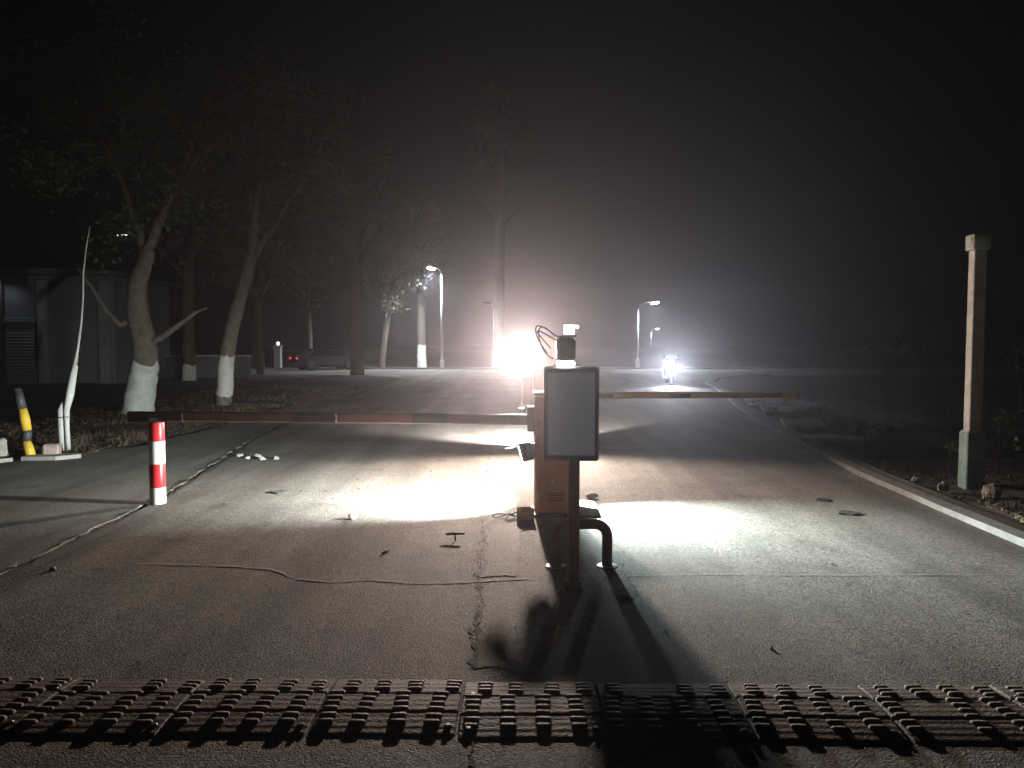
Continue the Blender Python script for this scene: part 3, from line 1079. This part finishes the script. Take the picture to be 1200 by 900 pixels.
# pollarded trunk with the tall thin bent shoot
t1 = thing('tree', 'whitewashed split stump with a tall thin pale bent shoot', 'tree', (-6.7, 11.5, .03), 0, GT)
MB().tube([(-.06, 0, -.05), (-.07, 0, .35), (-.065, 0, .6), (-.01, 0, .78)], [.05, .055, .06, .015], 10).build('stump', M_LIME, t1, smooth=True)
MB().tube([(.03, -.02, -.05), (.02, -.02, .4), (.02, -.02, .6), (.08, -.02, .85), (.13, -.02, 1.1), (.16, 0, 1.27)], [.034, .036, .045, .058, .05, .04], 10).build('stem', M_LIME, t1, smooth=True)
MB().tube([(.14, 0, 1.2), (.19, .02, 1.5), (.25, .03, 1.9), (.29, .03, 2.3), (.3, .03, 2.65), (.35, .03, 3.0), (.42, .03, 3.35)], [.036, .02, .016, .015, .013, .011, .008], 8).build('shoot', M_PILAST, t1, smooth=True)
MB().tube([(-.12, -.05, .5), (-.03, -.075, .5), (.06, -.06, .505), (.06, .04, .505), (-.06, .06, .5), (-.12, -.05, .5)], .006, 6).build('tie_wire', M_BLACK, t1)

cp = crown_points((.3, .3, 6.6), 3.2, 2.6, 2.1, 26, 1)
tree('thick leaning whitewashed tree with forked bare limbs behind the boom end', (-8.2, 16.9, 0),
     [(-.1, 0, -.1), (.0, 0, .55), (.14, 0, 1.25), (.12, 0, 1.75), (-.02, 0, 2.3), (.0, 0, 2.9), (.25, 0, 3.7)], [.33, .29, .27, .25, .22, .19, .15], 1.28,
     [([(.2, 0, 1.62), (.65, -.1, 1.85), (1.25, -.1, 2.3), (1.5, 0, 2.42)], .09),
      ([(-.0, 0, 2.2), (-.35, -.1, 2.05), (-.62, -.1, 2.32), (-.85, 0, 2.6), (-1.3, 0, 3.3)], .085),
      ([(.2, 0, 3.6), (.5, .1, 4.4), (.9, .2, 5.4), (1.3, .3, 6.6)], .12),
      ([(.2, 0, 3.5), (-.1, .2, 4.3), (-.5, .3, 5.4), (-.9, .2, 6.4)], .1),
      ([(.8, .2, 5.0), (1.5, -.3, 5.6), (2.3, -.4, 6.2)], .06)],
     cp, 7000, .3, .075, 11, GT)
cp = crown_points((1.3, .2, 7.4), 2.9, 2.5, 2.3, 26, 2)
tree('slim right-leaning whitewashed tree, second behind the boom', (-7.42, 19.7, 0),
     [(-.05, 0, -.1), (.05, 0, .5), (.1, 0, 1.3), (.3, 0, 2.2), (.6, 0, 3.2), (.8, 0, 4.0), (.9, 0, 5.0)], [.21, .19, .185, .17, .15, .13, .1], 1.4,
     [([(.7, 0, 3.6), (1.3, .1, 4.6), (2.2, .2, 6.0), (2.7, .2, 7.0)], .09),
      ([(.85, 0, 4.5), (.7, .2, 5.6), (.2, .3, 6.9), (-.3, .3, 7.6)], .08),
      ([(.9, 0, 4.9), (1.1, -.2, 6.2), (1.3, -.2, 7.8)], .08)],
     cp, 7000, .3, .075, 12, GT, lime_z=.25)
far = [  # label, x, y, trunk radius, height, lean, lime, crown rz, leaves, seed
    ('dark straight trunk between the two leaning whitewashed trees', -14.1, 33.5, .28, 9, .1, .9, 2.2, 900, 21),
    ('slender dim trunk behind the second leaning tree, before the far kerb', -13.2, 40.3, .22, 8, -.1, .0, 2.0, 800, 22),
    ('tall thick straight trunk left of the far street lamp', -8.25, 40.9, .36, 13, .05, .0, 3.0, 1300, 23),
    ('tree with whitewashed foot just left of the far street lamp pole', -6.75, 57.5, .34, 12.5, -.1, 1.9, 2.8, 1500, 24),
    ('leaning slim trunk right beside the tall thick trunk', -9.6, 56.5, .25, 9, .9, .0, 2.4, 1300, 25),
    ('dim trunk across the far road above the two red lights', -14.2, 54, .26, 9, -.2, .0, 2.6, 1000, 26),
    ('dim trunk across the far road, leftmost of those by the low kerb', -18.2, 54.5, .3, 9, .3, .0, 2.6, 1000, 27),
    ('dim tree across the far road behind the glare of the floodlight', -.95, 56, .42, 22, .1, .0, 3.4, 700, 28),
]
for lab, x, y, r, h, lean, lime, crz, nl, sd in far:
    rd = random.Random(sd)
    tr = [(0, 0, -.1), (lean * .2, 0, h * .2), (lean * .6, 0, h * .45), (lean, 0, h * .72)]
    lb = []
    for k in range(5):
        a = rd.random() * 6.28
        z0 = h * rd.uniform(.42, .68)
        lb.append(([(lean * .7, 0, z0), (lean + math.cos(a) * .9, math.sin(a) * .9, z0 + 1.0), (lean + math.cos(a) * 2.0, math.sin(a) * 2.0, z0 + 2.0)], r * .38))
    cp = crown_points((lean, 0, h * .78), 2.6, 2.6, crz, 22, sd)
    if sd == 25:
        cp += [(1.2, -.9, 4.6), (.9, -.9, 4.0), (1.4, -1, 5.0)]
    tree(lab, (x, y, 0), tr, [r, r * .92, r * .85, r * .6], lime, lb, cp, nl * 2, .4, .13, sd, 'trees along the far road', M_LEAF2, 1.06, bark=M_BARKF)

# ------------------------------------------------------------------ shed with shutters, far left
sh = thing('shuttered_shed', 'low grey shed with blue roller shutters in the dark at far left', 'building', (-21.5, 30.5, 0), R(4))
MB().box((0, 3.1, 2.2), (11.0, 6.0, 4.4), bev=.03).build('wall', M_WALL, sh)
rf = MB().prism([(-5.9, 4.4), (5.9, 4.4), (5.9, 4.55), (-5.9, 4.95)], -.4, 6.6).build('roof', M_ROOF, sh)
for x0, x1, m in ((-.15, 1.15, M_SHUT), (1.35, 2.45, M_SHUT2), (-2.2, -.5, M_SHUT)):
    sd_ = MB().box(((x0 + x1) / 2, .03, 2.62), (x1 - x0 + .16, .18, .2), bev=.01).build('shutter', m, sh)
    me = MB().prism([(0, 0), (-.045, .03), (-.055, .07), (-.03, .115), (0, .125)], -(x1 - x0) / 2, (x1 - x0) / 2, 'x').mesh('slat', m)
    for k in range(20):
        share('slat', me, sd_, ((x0 + x1) / 2, .06, .02 + k * .125))
for x in (-.33, 1.25, 2.85, 5.2):
    MB().box((x, -.02, 2.1), (.16 if x < 2 else .42, .24, 4.2), bev=.01).build('pilaster', mat('dimmed_pilaster', (.2, .21, .21), .9, var=.3, scale=2) if x > 2 else M_ROOF, sh)  # broad pilasters get a darkened colour so the shed looks dimly lit
pm = MB().prism([(0, 0), (-.05, .06), (0, .12)], .5, 3.6, 'z').mesh('corrugation', M_WALL)
for k in range(14):
    o = share('corrugation', pm, sh, (3.3 + k * .125, -.02, 0), R(-90))
wlm = thing('wall_lamp', 'tiny dim white lamp high on the shed wall at far left', 'lamp', (-20.1, 30.3, 4.55))
MB().lathe([(.02, .12), (.09, .06), (.1, 0)], (0, 0, 0), 12).build('shade', M_DGREY, wlm)
MB().lathe([(.03, .0), (.06, -.03), (.02, -.08)], (0, 0, 0), 12).build('bulb', emit('dim_bulb', (.9, 1, .95), .5), wlm)
MB().box((0, .12, .1), (.03, .3, .03)).build('bracket', M_DGREY, wlm)
lamp('wall_light', wlm, (0, -.15, -.15), (.3, -1.2, -4), 30, (.75, .85, 1.0), 150, .8, .08)
lw = thing('low_wall', 'low dim garden wall right of the shuttered shed', 'wall', (-16.2, 36.5, 0))
MB().box((0, 0, .55), (7.5, .24, 1.1), bev=.01).build('wall', M_WALL, lw)
MB().box((0, 0, 1.13), (7.6, .34, .07), bev=.01).build('coping', M_PILAST, lw)
# gate pillar with small lamps
for x, y, lab in ((-16.4, 49.9 + 4, 'dim square gate pillar with small white lamp, left of the trees'),):
    gp = thing('gate_pillar', lab, 'pillar', (x, y, 0))
    MB().box((0, 0, .75), (.5, .5, 1.5), bev=.03).build('shaft', M_PILAST, gp)
    MB().box((0, 0, 1.56), (.62, .62, .11), bev=.02).build('cap', M_PILAST, gp)
    MB().lathe([(.05, 1.61), (.12, 1.7), (.12, 1.8), (.04, 1.88)], (0, 0, 0), 12).build('globe', E_DOT, gp)


# ------------------------------------------------------------------ street lamps
def street_lamp(label, x, y, h, arm, power, cone=150, lit=True, group='street lamps along the far road'):
    t = thing('street_lamp', label, 'street lamp', (x, y, 0), 0, group)
    MB().tube([(0, 0, 0), (0, 0, h - .5)], [.1, .06], 10).build('pole', M_STEEL, t, smooth=True)
    MB().box((0, 0, .3), (.26, .26, .6), bev=.02).build('base', M_STEEL, t)
    MB().tube([(0, 0, h - .52), (arm * .15, 0, h - .22), (arm * .5, 0, h - .05), (arm * .8, 0, h)], .04, 8).build('arm', M_STEEL, t, smooth=True)
    rot = Matrix.Rotation(R(8 if arm < 0 else -8), 3, 'Y')
    hd = MB().box((arm, 0, h), (.62, .28, .09), rot, bev=.03).build('lamp_head', M_DGREY, t)
    if lit:
        MB().box(Vector((arm, -.02, h)) + rot @ Vector((0, 0, -.1)), (.5, .3, .12), rot, bev=.04).build('lens', E_STREET, hd)
        lamp('street_light', t, (arm, -.05, h - .26), (arm, -.6, 0), power, (.88, .95, 1.0), cone, .5, .12)
    return t


street_lamp('lit street lamp with left-pointing arm, nearest and leftmost of the lit ones', -4.85, 53.2, 7.0, -.7, 7000)
street_lamp('lit street lamp right of the display box, upper of two there', 9.05, 55.4, 4.75, 1.2, 3500)
street_lamp('very distant lit street lamp right of the display box, lower of two there', 28.6, 158, 5.1, 1.2, 3000)
street_lamp('unlit slim pale lamp pole left of the glaring floodlight', -1.35, 57.5, 4.8, -.5, 0, lit=False)
tl = thing('distant_tube_lamp', 'tiny white tube lamp glinting high among the left branches', 'lamp', (-30.4, 60.5, 0))
MB().tube([(0, 0, 0), (0, 0, 10.2)], .08, 8).build('pole', M_DGREY, tl)
MB().box((0, -.1, 10.2), (.75, .12, .1), bev=.02).build('tube', E_DOT, tl)

# square white floodlight panel behind the camera housing
sq = thing('panel_floodlight', 'square white glowing panel light above the camera housing', 'floodlight', (2.98, 40.2, 0))
MB().tube([(0, .05, 0), (0, .05, 2.2)], .05, 8).build('pole', M_DGREY, sq)
MB().box((0, 0, 2.44), (.62, .1, .56), bev=.02).build('housing', M_DGREY, sq)
MB().box((0, -.055, 2.44), (.54, .016, .48), bev=.005).build('panel', E_PANEL, sq)
MB().box((.42, -.02, 2.58), (.16, .04, .14), Matrix.Rotation(R(20), 3, 'Y'), bev=.005).build('side_panel', E_PANEL, sq)

# ------------------------------------------------------------------ scooter with its headlight on
sc = thing('scooter', 'motor scooter facing us on the right lane with dazzling headlight', 'scooter', (6.62, 31.9, 0))
MB().prism([(-.17, .3), (.17, .3), (.2, .5), (.19, .85), (.1, 1.0), (-.1, 1.0), (-.19, .85), (-.2, .5)], -.03, .05).build('front_shield', M_SCOOT, sc)
for y in (-.12, 1.12):
    w = MB().lathe([(.12, -.05), (.21, -.055), (.25, -.03), (.25, .03), (.21, .055), (.12, .05)], (0, y, .25), 20, Matrix.Rotation(R(90), 3, 'Y')).build('wheel', M_TYRE, sc, smooth=True)
    MB().lathe([(.02, -.045), (.125, -.04), (.125, .04), (.02, .045)], (0, y, .25), 14, Matrix.Rotation(R(90), 3, 'Y')).build('rim', M_STEEL, w)
for sx in (-1, 1):
    MB().tube([(sx * .075, -.12, .25), (sx * .07, -.03, .6)], .02, 8).build('fork_leg', M_STEEL, sc)
    MB().tube([(sx * .06, .03, 1.02), (sx * .3, .08, 1.06), (sx * .37, .12, 1.05)], .016, 8).build('handlebar', M_BLACK, sc)
    mi = MB().tube([(sx * .24, .06, 1.05), (sx * .27, .05, 1.12)], .007, 6).build('mirror_stem', M_BLACK, sc)
    MB().box((sx * .29, .05, 1.14), (.1, .02, .06), bev=.008).build('mirror', M_BLACK, mi)
MB().prism([(-.03, .3), (.7, .3), (.75, .45), (.72, .62), (1.25, .7), (1.3, .55), (1.2, .35), (.9, .22), (0, .22)], -.16, .16, 'x').build('body', M_SCOOT, sc)
MB().prism([(.45, .7), (1.2, .76), (1.22, .84), (.8, .82), (.5, .79)], -.14, .14, 'x').build('seat', M_BLACK, sc)
MB().prism([(-.36, .3), (-.05, .52), (-.1, .56), (-.38, .38)], -.07, .07, 'x').build('front_mudguard', M_SCOOT, sc)
hr = Vector((-.2, -1, .0)).normalized().to_track_quat('Z', 'Y').to_matrix()
hl = MB().lathe([(.05, -.07), (.09, -.02), (.1, .01)], (0, -.05, .74), 18, hr).build('headlight', M_BLACK, sc, smooth=True)
MB().lathe([(.095, .01), (.08, .02), (.03, .026)], (0, -.05, .74), 18, hr).build('lens', emit('headlight_glow', (.92, .95, 1.0), 300), hl)
lamp('head_light', sc, (0, -.12, .735), (-2.0, -10, .6), 2300, (.9, .94, 1.0), 60, .9, .06)

# ------------------------------------------------------------------ parked car across the far road, red tail lamps
cr = thing('parked_car', 'dark parked car with two small red tail lamps across the far road', 'car', (-12.3, 50.6, 0), R(36))
MB().prism([(-2.1, .32), (2.1, .32), (2.15, .6), (2.0, .78), (1.1, .88), (.55, 1.36), (-1.0, 1.4), (-1.75, .98), (-2.12, .92), (-2.15, .55)], -.82, .82).build('body', M_CARP, cr)
for s in (-1, 1):
    MB().prism([(.95, .9), (.52, 1.3), (-.95, 1.33), (-1.5, .96)], s * .822, s * .828).build('side_window', M_GLASS, cr)
    for x in (-1.3, 1.3):
        w = MB().lathe([(.2, -.1), (.29, -.1), (.32, -.06), (.32, .06), (.29, .1), (.2, .1)], (x, s * .76, .32), 20, Matrix.Rotation(R(90), 3, 'X')).build('wheel', M_TYRE, cr, smooth=True)
        MB().lathe([(.05, -.11), (.2, -.105), (.2, .105), (.05, .11)], (x, s * .76, .32), 14, Matrix.Rotation(R(90), 3, 'X')).build('rim', M_DGREY, w)
    MB().box((-2.135, s * .6, .8), (.05, .3, .13), bev=.015).build('tail_lamp', E_REDL, cr)
MB().prism([(-1.72, .985), (-1.05, 1.37), (-1.07, 1.385), (-1.76, 1.0)], -.68, .68).build('rear_window', M_GLASS, cr)
MB().box((-2.14, 0, .45), (.12, 1.6, .2), bev=.03).build('bumper', M_BLACK, cr)

# ------------------------------------------------------------------ right side: pillar, stones, shrubs, slabs
pl = thing('square_pillar', 'tall slim pale square pillar with medallion cap beyond the right kerb', 'pillar', (5.18, 8.6, 0), R(-5))
MB().box((0, 0, .23), (.2, .2, .8), bev=.01).build('plinth', M_GREENP, pl)
MB().box((0, 0, .636), (.175, .175, .02), bev=.005).build('plinth_moulding', M_CREAM, pl)
MB().box((0, 0, 1.65), (.14, .14, 2.02), bev=.008, taper=.95).build('shaft', M_CREAM, pl)
cpb = MB().box((0, 0, 2.745), (.188, .188, .17), bev=.01).build('cap', M_CREAM, pl)
for k in range(4):
    rr = Matrix.Rotation(k * math.pi / 2, 3, 'Z')
    MB().lathe([(.066, 0), (.066, .006), (.052, .01), (.02, .014)], rr @ Vector((0, -.094, 2.745)), 22, rr @ Matrix.Rotation(R(90), 3, 'X')).build('medallion', M_MEDAL, cpb)

slabs = (([(-.5, -.35), (.45, -.3), (.5, .2), (.1, .45), (-.4, .3)], 5.25, 12.6, 'nearest'), ([(-.4, -.7), (.35, -.6), (.4, .7), (-.35, .8)], 5.7, 15.0, 'middle'), ([(-.35, -1.0), (.3, -.9), (.35, .9), (-.3, 1.0)], 6.3, 18.2, 'farthest'))
for pts_, x, y, w in slabs:
    tag(MB().prism(pts_, 0, .05, 'z').build('sandy_slab', mat('sandy_concrete', (.48, .4, .31), .9, var=.25, scale=5, bump=.4), None, (x, y, .055), R(-14)), 'sandy broken slab behind the right kerb, %s of three' % w, 'slab', 'broken slabs behind the right kerb')
for i, (x, y, r, m, lab) in enumerate(((4.63, 8.75, .06, M_STONE, 'round pale stone on the right kerb backing, left of the pair'), (4.72, 8.35, .075, M_STONE, 'round pale stone on the right kerb backing, right of the pair'), (5.02, 7.95, .11, M_PINKST, 'pinkish angular stone at the foot of the square pillar'), (6.2, 19.9, .09, M_PAPER, 'pale lump at the far end of the right kerb'))):
    tag(MB().rock((0, 0, r * .3 + .035), r, 60 + i, .75).build('stone', m, None, (x, y, 0)), lab, 'stone')


def shrub(label, loc, h, spread, n_st, n_leaf, seed, ls=.035, leafm=M_LEAF):
    rd = random.Random(seed)
    t = thing('shrub', label, 'shrub', loc, 0, 'shrubs beyond the right kerb')
    tips = []
    for k in range(n_st):
        a = rd.random() * 6.28
        r = spread * rd.uniform(.3, 1)
        p1_ = Vector((r * .4 * math.cos(a), r * .4 * math.sin(a), h * .5))
        p2_ = Vector((r * math.cos(a), r * math.sin(a), h * rd.uniform(.75, 1.05)))
        MB().tube([(0, 0, -.03), p1_, p2_], [.012 * h + .003, .007 * h + .002, .002], 5).build('stem', M_STEM, t)
        tips += [p2_, p1_.lerp(p2_, .5), p1_.lerp(p2_, .75)]
        for _ in range(2):
            b = rd.random() * 6.28
            p3 = p1_.lerp(p2_, .4) + Vector((math.cos(b), math.sin(b), .8)) * spread * .35
            MB().tube([p1_.lerp(p2_, .2), p3], [.004 * h + .002, .0015], 4).build('twig', M_STEM, t)
            tips.append(p3)
    if n_leaf:
        mb = MB()
        leaf_cloud(mb, tips, n_leaf, spread * .16, ls * .6, ls * 1.2, rd)
        mb.build('leaves', leafm, t)
    return t


shrub('low leafy shrub behind the right kerb at the end of the sandy slab', (5.35, 11.2, .05), .35, .3, 6, 240, 1)
shrub('small low shrub midway between the sandy slab and the pillar', (5.9, 10.6, .05), .3, .35, 6, 220, 2)
shrub('low dark shrub just left of the square pillar', (5.6, 9.6, .05), .28, .3, 5, 200, 3)
shrub('leafy shrub at the right border, right of the square pillar', (5.75, 8.3, .05), .5, .35, 7, 420, 4)
shrub('tiny dry sprig on the kerb backing near the right border', (4.55, 6.55, .035), .12, .1, 4, 26, 5, .02, M_PAPER)
shrub('leafy shrub behind the pillar, close on its right', (6.3, 9.9, .05), .75, .35, 6, 300, 6)
shrub('bare thin sapling in the dark right of the square pillar', (7.6, 11.3, .05), 1.9, .75, 7, 60, 7, .04)
shrub('low shrub far out in the dark field beyond the sandy slabs', (7.4, 12.8, .05), .4, .5, 6, 260, 8)
shrub('dim tall shrub far out in the dark right of the yellow boom', (12.0, 24.0, .05), 2.2, .9, 8, 420, 9, .06)

# ------------------------------------------------------------------ misty night air
hz = MB().box((0, 95, 7.2), (260, 230, 17.6))
ho = bpy.data.objects.new('haze', hz.mesh('haze', bpy.data.materials.new('night_haze')))
col.objects.link(ho)
tag(ho, 'thin misty night air around the lamps', 'haze')
stuff(ho)
hm = ho.data.materials[0]
hm.use_nodes = True
hm.node_tree.nodes.clear()
ho_out = hm.node_tree.nodes.new('ShaderNodeOutputMaterial')
pv = hm.node_tree.nodes.new('ShaderNodeVolumePrincipled')
pv.inputs['Color'].default_value = (.82, .81, .92, 1)
pv.inputs['Density'].default_value = 0.0033
pv.inputs['Anisotropy'].default_value = 0.84
hm.node_tree.links.new(pv.outputs['Volume'], ho_out.inputs['Volume'])
